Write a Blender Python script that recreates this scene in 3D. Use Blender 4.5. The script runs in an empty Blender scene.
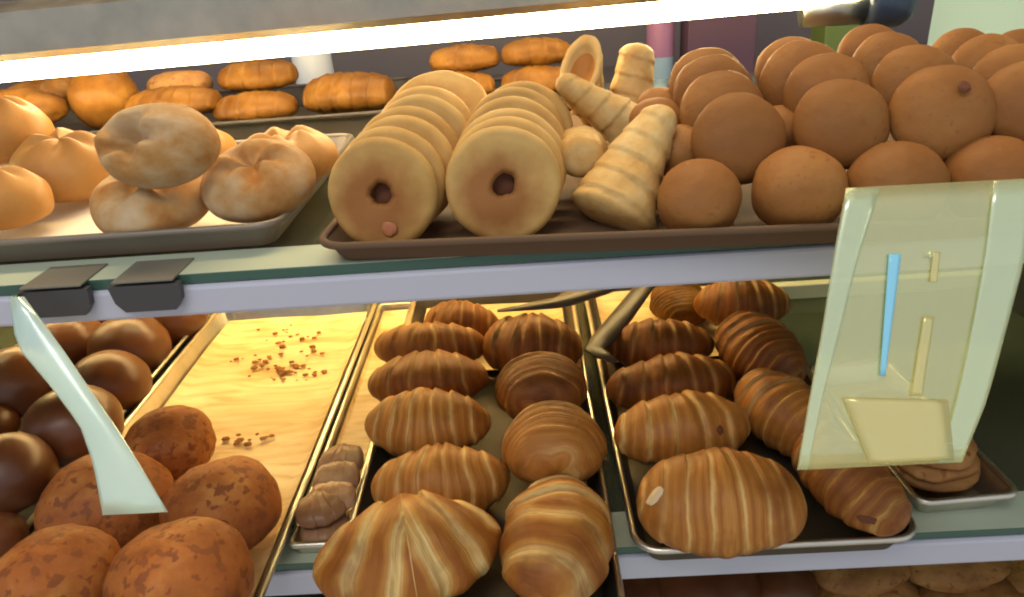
import bpy, bmesh, math, random
from mathutils import Vector, Matrix, Euler, noise
PI = math.pi
S = bpy.context.scene
COL = S.collection

# ------------------------------------------------------------------ camera
F, IW, IH = 720.0, 1024, 597
d = Vector((3, 352, 720)).normalized()
r = Vector((21000, 1293, -720)); r = (r - d * r.dot(d)).normalized()
u = d.cross(r)
if u.y < 0: u = -u
EYE = Vector((0, 0, 1.30))
cam = bpy.data.cameras.new('camera'); camo = bpy.data.objects.new('camera', cam); COL.objects.link(camo)
cam.sensor_width = 36; cam.lens = F / IW * 36; cam.clip_start = .02
M3 = Matrix(((r.x, r.y, -r.z), (d.x, d.y, -d.z), (u.x, u.y, -u.z)))
camo.matrix_world = Matrix.Translation(EYE) @ M3.to_4x4()
S.camera = camo

def ray(px, py):
    v = Vector(((px - 512) / F, -(py - 298.5) / F, 1.0))
    return Vector((v.dot(r), v.dot(d), v.dot(u)))
def onz(px, py, z):
    v = ray(px, py); return EYE + v * ((z - EYE.z) / v.z)
def ony(px, py, y):
    v = ray(px, py); return EYE + v * (y / v.y)
def dist(p):
    q = Vector(p) - EYE
    return q.x * r.z + q.y * d.z + q.z * u.z
def size(px, p):
    return px * dist(p) / F

# ------------------------------------------------------------------ materials
MATS = {}
def nt(name):
    m = bpy.data.materials.new(name); m.use_nodes = True
    t = m.node_tree; b = t.nodes['Principled BSDF']
    MATS[name] = m
    return m, t, b
def N(t, typ, **kw):
    n = t.nodes.new(typ)
    for k, v in kw.items():
        if k in n.inputs: n.inputs[k].default_value = v
        else: setattr(n, k, v)
    return n
def ramp(t, stops, fac):
    n = t.nodes.new('ShaderNodeValToRGB')
    e = n.color_ramp.elements
    while len(e) < len(stops): e.new(.5)
    for i, (p, c) in enumerate(stops):
        e[i].position = p; e[i].color = (*c, 1)
    t.links.new(fac, n.inputs['Fac'])
    return n.outputs['Color']
def plain(name, c, rough=.5, metal=0, spec=.5):
    m, t, b = nt(name)
    b.inputs['Base Color'].default_value = (*c, 1); b.inputs['Roughness'].default_value = rough
    b.inputs['Metallic'].default_value = metal; b.inputs['Specular IOR Level'].default_value = spec
    return m
def mixc(t, fac, a, b2, mode='MIX'):
    n = t.nodes.new('ShaderNodeMix'); n.data_type = 'RGBA'; n.blend_type = mode
    for sock, v in (('Factor', fac), ('A', a), ('B', b2)):
        ss = [s for s in n.inputs if s.name == sock and (s.type == 'RGBA' or sock == 'Factor' and s.type == 'VALUE')][0]
        if isinstance(v, (int, float)): ss.default_value = v
        elif isinstance(v, tuple): ss.default_value = (*v, 1)
        else: t.links.new(v, ss)
    return [o for o in n.outputs if o.type == 'RGBA'][0]
def bump(t, b, h, strength=.3, distance=.002):
    n = N(t, 'ShaderNodeBump', Strength=strength, Distance=distance)
    t.links.new(h, n.inputs['Height']); t.links.new(n.outputs['Normal'], b.inputs['Normal'])
def crust(name, stops, scale=14, rough=.5, fine=120, bumps=.25, speck=None, spec=.2, speckscale=90, cover=.56):
    """Baked surface: mottled colours, fine grain and optional specks."""
    stops = [(q, tuple(k * v for k, v in zip(c, (.80, .765, .70)))) for q, c in stops]
    m, t, b = nt(name)
    tc = N(t, 'ShaderNodeTexCoord')
    inf = N(t, 'ShaderNodeObjectInfo')
    ad = N(t, 'ShaderNodeVectorMath', operation='ADD')
    mu = N(t, 'ShaderNodeVectorMath', operation='SCALE', Scale=7.0)
    cb = N(t, 'ShaderNodeCombineXYZ')
    for i in range(3): t.links.new(inf.outputs['Random'], cb.inputs[i])
    t.links.new(cb.outputs[0], mu.inputs[0])
    t.links.new(tc.outputs['Object'], ad.inputs[0]); t.links.new(mu.outputs[0], ad.inputs[1])
    n1 = N(t, 'ShaderNodeTexNoise', Scale=scale, Detail=4.0, Roughness=.6)
    t.links.new(ad.outputs[0], n1.inputs['Vector'])
    col = ramp(t, stops, n1.outputs['Fac'])
    n2 = N(t, 'ShaderNodeTexNoise', Scale=fine, Detail=3.0)
    t.links.new(ad.outputs[0], n2.inputs['Vector'])
    if speck:
        n3 = N(t, 'ShaderNodeTexNoise', Scale=speckscale, Detail=2.0)
        t.links.new(ad.outputs[0], n3.inputs['Vector'])
        f = ramp(t, [(cover, (0, 0, 0)), (cover + .06, (1, 1, 1))], n3.outputs['Fac'])
        col = mixc(t, f, col, speck)
    # each piece baked a little lighter or darker
    hs = N(t, 'ShaderNodeHueSaturation')
    mr = N(t, 'ShaderNodeMapRange'); mr.inputs['To Min'].default_value = .86; mr.inputs['To Max'].default_value = 1.14
    t.links.new(inf.outputs['Random'], mr.inputs['Value']); t.links.new(mr.outputs[0], hs.inputs['Value'])
    t.links.new(col, hs.inputs['Color'])
    t.links.new(hs.outputs[0], b.inputs['Base Color'])
    b.inputs['Roughness'].default_value = rough; b.inputs['Specular IOR Level'].default_value = spec
    bump(t, b, n2.outputs['Fac'], bumps, .0015)
    return m

def croissant_mat(name, pale, gold, brown, dark, bold=False):
    pale, gold, brown, dark = [tuple(k * v for k, v in zip(c, (.74, .70, .62))) for c in (pale, gold, brown, dark)]
    seams = [(0, pale), (.08, pale), (.20, gold), (.36, brown), (.62, brown), (.76, gold), (.88, pale), (1, pale)] if bold else [(0, pale), (.04, pale), (.12, gold), (.34, brown), (.55, gold), (.72, brown), (.88, gold), (.96, pale)]
    m, t, b = nt(name)
    uv = N(t, 'ShaderNodeUVMap')
    sx = N(t, 'ShaderNodeSeparateXYZ'); t.links.new(uv.outputs[0], sx.inputs[0])
    tc = N(t, 'ShaderNodeTexCoord'); inf = N(t, 'ShaderNodeObjectInfo')
    ml = N(t, 'ShaderNodeMath', operation='MULTIPLY'); ml.inputs[1].default_value = 30
    t.links.new(inf.outputs['Random'], ml.inputs[0])
    def nz(sc, det=3.0):
        n = N(t, 'ShaderNodeTexNoise'); n.noise_dimensions = '4D'; n.inputs['Scale'].default_value = sc; n.inputs['Detail'].default_value = det
        t.links.new(tc.outputs['Object'], n.inputs['Vector']); t.links.new(ml.outputs[0], n.inputs['W']); return n.outputs['Fac']
    # phase within each rolled layer plus mottling
    fr = N(t, 'ShaderNodeMath', operation='FRACT'); t.links.new(sx.outputs['X'], fr.inputs[0])
    a = N(t, 'ShaderNodeMath', operation='MULTIPLY_ADD'); a.inputs[1].default_value = .34; a.inputs[2].default_value = -.17
    t.links.new(nz(40), a.inputs[0])
    q = N(t, 'ShaderNodeMath', operation='ADD'); q.use_clamp = True
    t.links.new(fr.outputs[0], q.inputs[0]); t.links.new(a.outputs[0], q.inputs[1])
    band = ramp(t, seams, q.outputs[0])
    # how far the bands are baked over varies across the surface
    cov = ramp(t, [(.44, (0, 0, 0)), (.68, (.85, .85, .85))], nz(17))
    col = mixc(t, cov, band, mixc(t, nz(55), brown, gold))
    dk = ramp(t, [(.5, (0, 0, 0)), (.72, (.85, .85, .85))], nz(24))
    col = mixc(t, dk, col, dark)
    # thin laminated lines running along the seams
    mp = N(t, 'ShaderNodeMapping'); mp.inputs['Scale'].default_value = (9, 1.6, 1); t.links.new(uv.outputs[0], mp.inputs[0])
    fl = N(t, 'ShaderNodeTexNoise'); fl.noise_dimensions = '4D'; fl.inputs['Scale'].default_value = 1.6; fl.inputs['Detail'].default_value = 4; fl.inputs['Distortion'].default_value = .4
    t.links.new(mp.outputs[0], fl.inputs['Vector']); t.links.new(ml.outputs[0], fl.inputs['W'])
    lf = ramp(t, [(.42, (0, 0, 0)), (.66, (.6, .6, .6))], fl.outputs['Fac'])
    col = mixc(t, lf, col, brown)
    t.links.new(col, b.inputs['Base Color'])
    b.inputs['Roughness'].default_value = .42; b.inputs['Specular IOR Level'].default_value = .26
    sm = N(t, 'ShaderNodeMath', operation='ADD'); t.links.new(nz(60), sm.inputs[0]); t.links.new(fl.outputs['Fac'], sm.inputs[1])
    bump(t, b, sm.outputs[0], .45, .003)
    return m

M_croi = croissant_mat('croissant_crust', (.90, .60, .24), (.64, .30, .068), (.42, .155, .030), (.19, .055, .011))
M_bold = croissant_mat('boldly_banded_crust', (1.0, .74, .32), (.72, .36, .08), (.40, .135, .024), (.19, .055, .011), True)
M_croid = croissant_mat('dark_croissant_crust', (.72, .42, .14), (.46, .19, .042), (.28, .09, .019), (.12, .036, .009))
M_dark = crust('dark_glazed_crust', [(.3, (.115, .036, .014)), (.6, (.185, .062, .022)), (.8, (.28, .10, .034))], 9, .36, 60, .08, spec=.5)
M_seed = crust('crumbly_crust', [(.3, (.30, .085, .022)), (.55, (.44, .15, .036)), (.75, (.62, .28, .08))], 22, .55, 100, 1.0, speck=(.22, .068, .02), speckscale=110, cover=.54)
M_roll = crust('round_roll_crust', [(.3, (.26, .105, .030)), (.55, (.35, .155, .045)), (.75, (.44, .22, .07))], 10, .6, 150, .35, speck=(.25, .10, .03), speckscale=200, cover=.62)
M_ring = crust('pale_biscuit', [(.3, (.60, .34, .10)), (.55, (.72, .46, .16)), (.75, (.78, .54, .21))], 18, .62, 140, .3, speck=(.5, .27, .09), speckscale=60, cover=.68)
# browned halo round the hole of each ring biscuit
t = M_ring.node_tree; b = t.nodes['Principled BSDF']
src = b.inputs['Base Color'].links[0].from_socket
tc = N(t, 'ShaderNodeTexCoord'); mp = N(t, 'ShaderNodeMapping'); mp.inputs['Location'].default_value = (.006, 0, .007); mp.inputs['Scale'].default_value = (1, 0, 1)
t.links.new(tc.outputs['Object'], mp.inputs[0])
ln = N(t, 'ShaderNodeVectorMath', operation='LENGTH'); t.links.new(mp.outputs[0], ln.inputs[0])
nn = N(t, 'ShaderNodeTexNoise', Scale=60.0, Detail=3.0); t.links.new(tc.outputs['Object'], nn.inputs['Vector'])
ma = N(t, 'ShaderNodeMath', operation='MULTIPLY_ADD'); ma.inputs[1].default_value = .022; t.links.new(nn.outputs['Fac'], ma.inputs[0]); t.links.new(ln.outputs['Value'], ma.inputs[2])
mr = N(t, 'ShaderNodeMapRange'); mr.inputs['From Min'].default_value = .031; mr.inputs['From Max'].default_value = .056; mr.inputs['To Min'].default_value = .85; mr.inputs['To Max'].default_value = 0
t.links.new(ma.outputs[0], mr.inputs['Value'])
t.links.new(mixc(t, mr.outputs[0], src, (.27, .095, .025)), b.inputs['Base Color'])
M_horn = crust('pale_horn_pastry', [(.3, (.58, .33, .10)), (.5, (.72, .48, .19)), (.72, (.82, .64, .33))], 30, .6, 90, .6)
M_hornfill = crust('horn_hollow', [(.3, (.55, .22, .05)), (.7, (.70, .34, .09))], 30, .6)
M_flour = crust('floured_crust', [(.32, (.42, .17, .04)), (.45, (.52, .29, .11)), (.58, (.60, .42, .24)), (.78, (.68, .56, .42))], 22, .75, 120, .35)
M_gold = crust('golden_bread', [(.3, (.42, .19, .045)), (.55, (.54, .27, .075)), (.75, (.62, .36, .13))], 12, .5, 100, .25)
M_orange = crust('orange_puff_pastry', [(.3, (.14, .055, .010)), (.55, (.26, .115, .02)), (.75, (.37, .19, .042))], 26, .45, 110, .5)
M_bisc = crust('brown_biscuit', [(.3, (.30, .13, .045)), (.55, (.48, .24, .08)), (.75, (.60, .34, .13))], 24, .55, 100, .5, speck=(.25, .10, .032), speckscale=90, cover=.6)
M_slice = crust('glazed_slice', [(.3, (.22, .10, .05)), (.55, (.36, .20, .11)), (.75, (.55, .38, .25))], 22, .3, 80, .4)
M_jam = plain('jam_spot', (.42, .14, .05), .3)
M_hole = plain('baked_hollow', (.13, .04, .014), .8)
M_pink = plain('pale_filling', (.62, .46, .26), .5)
M_crumb = crust('pastry_crumbs', [(.3, (.22, .08, .02)), (.7, (.42, .18, .05))], 60, .7)

def metal(name, c, rough=.3):
    m, t, b = nt(name)
    tc = N(t, 'ShaderNodeTexCoord'); n = N(t, 'ShaderNodeTexNoise', Scale=30.0, Detail=3.0); t.links.new(tc.outputs['Object'], n.inputs['Vector'])
    t.links.new(ramp(t, [(.3, tuple(x * .8 for x in c)), (.7, c)], n.outputs['Fac']), b.inputs['Base Color'])
    mr = N(t, 'ShaderNodeMapRange'); mr.inputs['To Min'].default_value = rough - .08; mr.inputs['To Max'].default_value = rough + .12
    t.links.new(n.outputs['Fac'], mr.inputs['Value']); t.links.new(mr.outputs[0], b.inputs['Roughness'])
    b.inputs['Metallic'].default_value = 1
    return m
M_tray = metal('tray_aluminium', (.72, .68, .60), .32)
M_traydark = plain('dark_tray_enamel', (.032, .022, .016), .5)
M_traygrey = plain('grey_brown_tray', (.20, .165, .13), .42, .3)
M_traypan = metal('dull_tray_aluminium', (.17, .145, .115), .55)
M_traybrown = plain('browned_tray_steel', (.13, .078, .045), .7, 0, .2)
M_tongs = plain('worn_dark_tongs', (.065, .045, .032), .4)
M_strip = plain('lavender_aluminium_strip', (.50, .51, .61), .5, 0)
M_shadow = plain('shadow_dark', (.055, .05, .055), .4)
M_shadowtop = plain('shadow_grey', (.17, .16, .13), .3)
M_house = metal('lamp_housing_metal', (.46, .44, .37), .34)
M_cap = plain('dark_blue_plastic', (.035, .055, .09), .3)
M_case = plain('case_dark_laminate', (.035, .035, .033), .35)
M_end = plain('pale_end_panel', (.56, .80, .78), .25)
M_rail = plain('cream_rail', (.72, .68, .50), .5)
M_back = plain('cream_back_panel', (.78, .56, .26), .5)
M_backdark = plain('dark_green_back_panel', (.10, .125, .10), .3)

def paper_mat():
    m, t, b = nt('parchment_paper')
    tc = N(t, 'ShaderNodeTexCoord')
    mp = N(t, 'ShaderNodeMapping'); mp.inputs['Scale'].default_value = (3, 14, 3); t.links.new(tc.outputs['Object'], mp.inputs[0])
    n = N(t, 'ShaderNodeTexNoise', Scale=3.0, Detail=5.0, Distortion=1.2); t.links.new(mp.outputs[0], n.inputs['Vector'])
    t.links.new(ramp(t, [(.35, (.64, .40, .15)), (.5, (.78, .54, .25)), (.7, (.86, .66, .36))], n.outputs['Fac']), b.inputs['Base Color'])
    b.inputs['Roughness'].default_value = .5
    n2 = N(t, 'ShaderNodeTexNoise', Scale=14.0, Detail=3.0); t.links.new(tc.outputs['Object'], n2.inputs['Vector'])
    bump(t, b, n2.outputs['Fac'], .25, .004)
    return m
M_paper = paper_mat()
M_paperw = plain('white_liner_paper', (.80, .72, .58), .6)

def glass_mat(name, tint, gloss=.12, fres=1.45):
    m, t, b = nt(name); t.nodes.remove(b)
    tr = N(t, 'ShaderNodeBsdfTransparent'); tr.inputs[0].default_value = (*tint, 1)
    gl = N(t, 'ShaderNodeBsdfGlossy'); gl.inputs['Roughness'].default_value = gloss
    fr = N(t, 'ShaderNodeFresnel', IOR=fres)
    mx = N(t, 'ShaderNodeMixShader'); t.links.new(fr.outputs[0], mx.inputs[0])
    t.links.new(tr.outputs[0], mx.inputs[1]); t.links.new(gl.outputs[0], mx.inputs[2])
    df = N(t, 'ShaderNodeBsdfDiffuse'); df.inputs[0].default_value = (.70, .68, .46, 1)  # diffuse tint put in for reflections on the shelf glass
    m2 = N(t, 'ShaderNodeMixShader'); m2.inputs[0].default_value = .04
    t.links.new(mx.outputs[0], m2.inputs[1]); t.links.new(df.outputs[0], m2.inputs[2])
    t.links.new(m2.outputs[0], t.nodes['Material Output'].inputs['Surface'])
    return m
M_glass = glass_mat('shelf_glass', (.86, .96, .90), .05)
M_ledge = plain('pale_green_channel', (.42, .48, .37), .45)
M_glassedge = plain('green_glass_edge', (.05, .11, .085), .15)

def reflection_mat(name, c, clear, mirror=.3):
    """Milky, partly reflecting sheet standing in for reflections in the front glass."""
    m, t, b = nt(name); t.nodes.remove(b)
    tr = N(t, 'ShaderNodeBsdfTransparent'); tr.inputs[0].default_value = (.96, 1, .90, 1)
    df = N(t, 'ShaderNodeBsdfDiffuse'); df.inputs[0].default_value = (*c, 1)
    tl = N(t, 'ShaderNodeBsdfTranslucent'); tl.inputs[0].default_value = (*c, 1)
    gl = N(t, 'ShaderNodeBsdfGlossy'); gl.inputs['Roughness'].default_value = .25; gl.inputs[0].default_value = (*c, 1)
    def mx(f, a, b2):
        n = N(t, 'ShaderNodeMixShader'); n.inputs[0].default_value = f
        t.links.new(a, n.inputs[1]); t.links.new(b2, n.inputs[2]); return n.outputs[0]
    milky = mx(.3, df.outputs[0], tl.outputs[0])
    o = mx(clear, mx(mirror / (1 - clear), milky, gl.outputs[0]), tr.outputs[0])
    t.links.new(o, t.nodes['Material Output'].inputs['Surface'])
    return m
M_refl = reflection_mat('yellow_green_reflection', (.97, .98, .62), .54)
M_refledge = reflection_mat('pale_green_reflection', (.92, 1, .80), .50)
M_reflblue = reflection_mat('pale_blue_reflection', (.82, 1, .96), .26)
M_reflcream = reflection_mat('cream_reflection', (1, .90, .50), .42)
M_reflstreak = plain('blue_streak_reflection', (.30, .72, .95), .3)  # reflected tube put in as plain blue colour

def emit(name, c, s):
    m, t, b = nt(name)
    b.inputs['Base Color'].default_value = (*c, 1)
    b.inputs['Emission Color'].default_value = (*c, 1); b.inputs['Emission Strength'].default_value = s
    return m
M_tube = emit('lamp_tube_glow', (1, .80, .44), 38)
M_tube2 = emit('shelf_lamp_glow', (1, .70, .28), 54)

# ------------------------------------------------------------------ mesh helpers
def link(name, verts, faces, mat, parent=None, smooth=True, uvs=None):
    me = bpy.data.meshes.new(name); me.from_pydata([tuple(v) for v in verts], [], faces); me.update()
    if uvs is not None:
        l = me.uv_layers.new(name='UVMap')
        for lp in me.loops: l.data[lp.index].uv = uvs[lp.vertex_index]
    for p in me.polygons: p.use_smooth = smooth
    me.materials.append(mat)
    o = bpy.data.objects.new(name, me); COL.objects.link(o)
    if parent: o.parent = parent
    return o
def tag(o, label, cat, group=None, kind=None):
    o['label'] = label; o['category'] = cat
    if group: o['group'] = group
    if kind: o['kind'] = kind
    return o
def thing(name, label, cat, loc, group=None, rotz=0):
    o = bpy.data.objects.new(name, None); COL.objects.link(o); o.location = loc; o.rotation_euler = (0, 0, rotz)
    return tag(o, label, cat, group)
def struct(o):
    o['kind'] = 'structure'; return o
def loops_mesh(loops, close_start=True, close_end=True, ring=True):
    v, f = [], []
    n = len(loops[0])
    for L in loops: v += L
    for i in range(len(loops) - 1):
        for j in range(n if ring else n - 1):
            k = (j + 1) % n
            f.append((i * n + j, i * n + k, (i + 1) * n + k, (i + 1) * n + j))
    if close_start: f.append(tuple(range(n - 1, -1, -1)))
    if close_end: f.append(tuple((len(loops) - 1) * n + j for j in range(n)))
    return v, f
def box(name, lo, hi, mat, parent=None, bev=.002):
    bm = bmesh.new(); bmesh.ops.create_cube(bm, size=1)
    c = [(a + b) / 2 for a, b in zip(lo, hi)]; s = [b - a for a, b in zip(lo, hi)]
    for v in bm.verts: v.co = Vector([v.co[i] * s[i] + c[i] for i in range(3)])
    if bev: bmesh.ops.bevel(bm, geom=list(bm.edges), offset=min(bev, min(s) * .4), segments=2, affect='EDGES', profile=.5)
    me = bpy.data.meshes.new(name); bm.to_mesh(me); bm.free(); me.materials.append(mat)
    o = bpy.data.objects.new(name, me); COL.objects.link(o)
    if parent: o.parent = parent
    return o
def rrect(x0, x1, y0, y1, rad, z, n=6):
    out = []
    for cx, cy, a0 in ((x1 - rad, y1 - rad, 0), (x0 + rad, y1 - rad, 90), (x0 + rad, y0 + rad, 180), (x1 - rad, y0 + rad, 270)):
        for k in range(n + 1):
            a = math.radians(a0 + 90 * k / n); out.append(Vector((cx + rad * math.cos(a), cy + rad * math.sin(a), z)))
    return out
def tube(name, pts, rad, mat, parent=None, n=10, closed=False, flat=1.0):
    P = [Vector(p) for p in pts]; L = []
    rads = rad if isinstance(rad, (list, tuple)) else [rad] * len(P)
    m = len(P)
    for i, p in enumerate(P):
        a = P[(i - 1) % m] if closed else P[max(i - 1, 0)]; b = P[(i + 1) % m] if closed else P[min(i + 1, m - 1)]
        t = (b - a).normalized(); s = t.cross(Vector((0, 0, 1)))
        if s.length < 1e-4: s = Vector((1, 0, 0))
        s.normalize(); w = s.cross(t)
        L.append([p + (s * math.cos(2 * PI * k / n) + w * math.sin(2 * PI * k / n) * flat) * rads[i] for k in range(n)])
    if closed: L.append(list(L[0]))
    v, f = loops_mesh(L, not closed, not closed)
    return link(name, v, f, mat, parent)

# ------------------------------------------------------------------ pastry makers (local shapes)
def place(o, loc, rot=(0, 0, 0)):
    o.location = loc; o.rotation_euler = Euler([math.radians(a) for a in rot]); return o
def bun_mesh(name, mat, R, squash=.8, seed=0, lump=.05, foot=.55, nu=40, nv=24, pinch=0):
    sd = Vector((seed * 3.7, seed * 1.3, seed * .7)); V = []; Fs = []
    for i in range(nv + 1):
        th = PI * i / nv
        for j in range(nu):
            ph = 2 * PI * j / nu
            n = Vector((math.sin(th) * math.cos(ph), math.sin(th) * math.sin(ph), math.cos(th)))
            k = 1 + lump * noise.noise(n * 1.3 + sd) + lump * .35 * noise.noise(n * 4 + sd)
            z = n.z * squash
            if z < 0:                                   # flat baked foot
                z = -foot * squash * (1 - (1 + n.z) ** 2.2) if n.z > -1 else -foot * squash
            p = Vector((n.x * k, n.y * k, z * (k if z > 0 else 1))) * R
            if pinch: p.z -= pinch * R * math.exp(-((n.x ** 2 + n.y ** 2) / .06)) * (1 if n.z > 0 else 0)
            V.append(p)
    for i in range(nv):
        for j in range(nu):
            k = (j + 1) % nu
            Fs.append((i * nu + j, (i + 1) * nu + j, (i + 1) * nu + k, i * nu + k))
    return link(name, V, Fs, mat)
def bun(name, mat, px, py, rpx, label, group, z=None, y=None, floor=None, rot=(0, 0, 0), cat='bun', **kw):
    R = .04
    for _ in range(4):
        if y is not None: p = ony(px, py, y)
        else: p = onz(px, py, z if z is not None else floor + R * kw.get('squash', .8) * kw.get('foot', .55))
        R = size(rpx, p)
    o = bun_mesh(name, mat, R, **kw); place(o, p, rot)
    return tag(o, label, cat, group)

def croissant_mesh(name, mat, L, W, H, bend=.25, layers=3.2, seed=0, taper=1.0, step=.12, mid=0, blunt=.2, skew=.3, parent=None):
    """Crescent rolled from layers; long axis X, bulge towards -Y."""
    rnd = random.Random(seed); sd = Vector((seed * 2.1, seed * .9, 5)); nu, nv = 97, 36
    V, UV = [], []
    off = rnd.uniform(-.15, .15); lens = layers + rnd.uniform(-.3, .3)
    for i in range(nu):
        t = -1 + 2 * i / (nu - 1)
        for j in range(nv):
            a = 2 * PI * j / nv
            ph = abs(t + mid + off * .3 + skew * .12 * math.cos(a) * (1 if t > 0 else -1)) * lens + .16 * noise.noise(Vector((math.cos(a) * 1.4, math.sin(a) * 1.4, t * 2)) + sd)
            ph += .5
            fr = ph - math.floor(ph)
            prof = (1 - abs(t) ** 2.3) ** .62 * (1 - blunt) + blunt * (1 - abs(t) ** 9) ** .5
            prof *= 1 - .18 * abs(t) * taper
            rr = prof * (1 + step * (.5 - fr) * (1 if abs(t) < .97 else 0) - .05 * math.exp(-((fr - .02) / .06) ** 2))
            rr *= 1 + .09 * noise.noise(Vector((t * 1.8, math.cos(a), math.sin(a))) + sd)
            yy = math.cos(a) * W / 2 * rr; zz = math.sin(a) * H / 2 * rr
            if zz < 0: zz *= .72
            x = t * L / 2; cy = -bend * L * .5 * (1 - t * t) + bend * L * .25
            tang = math.atan(-bend * L * .5 * (-2 * t) / (L / 2)) if bend else 0
            V.append(Vector((x - math.sin(tang) * yy, cy + math.cos(tang) * yy, zz)))
            UV.append((ph, j / nv))
    Fs = []
    for i in range(nu - 1):
        for j in range(nv):
            k = (j + 1) % nv
            Fs.append((i * nv + j, (i + 1) * nv + j, (i + 1) * nv + k, i * nv + k))
    Fs.append(tuple(range(nv))); Fs.append(tuple((nu - 1) * nv + j for j in range(nv - 1, -1, -1)))
    zm = min(v.z for v in V)
    for v in V: v.z -= zm
    return link(name, V, Fs, mat, parent, uvs=UV)
def flap(o, L, W, H, mat, seed=0):
    """The pointed end of the rolled dough lying over the middle of a croissant (a part)."""
    V, UV = [], []
    n, m = 15, 9
    for i in range(n):
        q = i / (n - 1); half = L * .17 * (1 - q) ** .8 + .004
        a = math.radians(150 - 118 * q)
        for j in range(m):
            s = -1 + 2 * j / (m - 1)
            bul = 1.06 + .02 * (1 - s * s)
            V.append(Vector((half * s + .006 * math.sin(q * 3), math.cos(a) * -W * .5 * bul - L * .06, H * .40 + math.sin(a) * H * .52 * bul)))
            UV.append((.25 + .5 * abs(s), q))
    Fs = [(i * m + j, i * m + j + 1, (i + 1) * m + j + 1, (i + 1) * m + j) for i in range(n - 1) for j in range(m - 1)]
    f = link('dough_flap', V, Fs, mat, o, uvs=UV)
    md = f.modifiers.new('thick', 'SOLIDIFY'); md.thickness = .006
    return f
def croissant(px, py, Lpx, floor, label, group, W=.085, H=.068, rot=(0, 0, 0), mat=None, zoff=0, Lm=None, withflap=False, **kw):
    p = onz(px, py, floor + H * .45 + zoff)
    L = Lm or size(Lpx, p)
    o = croissant_mesh('croissant', mat or M_croi, L, W, H, **kw)
    if withflap: flap(o, L, W, H, mat or M_croi)
    place(o, (p.x, p.y, floor + zoff), rot)
    return tag(o, label, 'croissant', group)

def ring_mesh(name, mat, R, T, hole, seed=0):
    """Disc with a small hole; axis along Y, front face towards -Y."""
    prof = []
    e = T / 2
    for k in range(9):
        a = PI / 2 * k / 8; prof.append((hole + e * .35 * (1 - math.sin(a)) * 1, -e * (.55 + .3 * math.sin(a))))
    for k in range(5): prof.append((hole + (R - e - hole) * (k + 1) / 6, -e * (.9 + .1 * math.sin(PI * (k + 1) / 6))))
    for k in range(13):
        a = -PI / 2 + PI * k / 12; prof.append((R - e + e * math.cos(a), e * math.sin(a)))
    for k in range(5): prof.append((R - e - (R - e - hole) * (k + 1) / 6, e))
    prof.append((hole, e * .6))
    n = 56; L = []
    for q, y in prof:
        L.append([])
        for j in range(n):
            a = 2 * PI * j / n
            w = 1 + .025 * noise.noise(Vector((math.cos(a) * 1.5, math.sin(a) * 1.5, seed * 4.1)))
            wh = 1 + (.25 * noise.noise(Vector((math.cos(a) * 1.7, math.sin(a) * 1.7, seed * 2.7))) if q < hole * 1.6 else 0)
            yy = y + .0025 * noise.noise(Vector((math.cos(a) * q * 40, math.sin(a) * q * 40, seed)))
            L[-1].append(Vector((q * w * wh * math.cos(a), yy, q * w * wh * math.sin(a))))
    L.append(list(L[0]))
    v, f = loops_mesh(L, False, False)
    return link(name, v, f, mat)

def horn(base, tip, r0, label, curve=0.0, seed=0, hollow=True, r1=.3):
    B, T = Vector(base), Vector(tip); ax = T - B; Ln = ax.length
    q = ax.to_track_quat('Z', 'Y')
    n, nv, L = 60, 32, []
    def rad(s): return r0 * ((1 - s) * (1 - r1) + r1) * (1.0 if s < .9 else math.sqrt(max(0.0, 1 - ((s - .9) / .1) ** 2)) * .99 + .01)
    rows = []
    if hollow: rows += [(.28, .55, 0), (.02, .70, 0), (-.005, .82, 0)]
    rows += [(i / (n - 1), 1, 1) for i in range(n)]
    for s, k, outer in rows:
        row = []
        if outer and not hollow and s < .09: k *= math.sqrt(1 - ((.09 - s) / .09) ** 2 * .75)
        for j in range(nv):
            a = 2 * PI * j / nv
            ph = s * 5.5 + a / (2 * PI); fr = ph - math.floor(ph)
            rr = rad(max(s, 0)) * k
            if outer: rr *= 1 + .09 * (.5 - fr) * min(1, (1 - s) * 8) + .09 * noise.noise(Vector((math.cos(a) * 2, math.sin(a) * 2, s * 6 + seed * 3)))
            row.append(Vector((rr * math.cos(a) + curve * Ln * 4 * s * (1 - s), rr * .88 * math.sin(a), s * Ln)))
        L.append(row)
    v, f = loops_mesh(L)
    o = link('cream_horn', v, f, M_horn); o.rotation_euler = q.to_euler(); o.location = B
    if hollow:
        R2 = []
        for k, z in ((.01, .012), (.3, .010), (.55, .006), (.7, 0.002)):
            R2.append([Vector((r0 * k * math.cos(2 * PI * j / 24), r0 * .88 * k * math.sin(2 * PI * j / 24), z + .004)) for j in range(24)])
        v, f = loops_mesh(R2, True, False); link('filling', v, f, M_hornfill, o)
    return tag(o, label, 'cream horn', 'cream horns on the upper tray')

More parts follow.
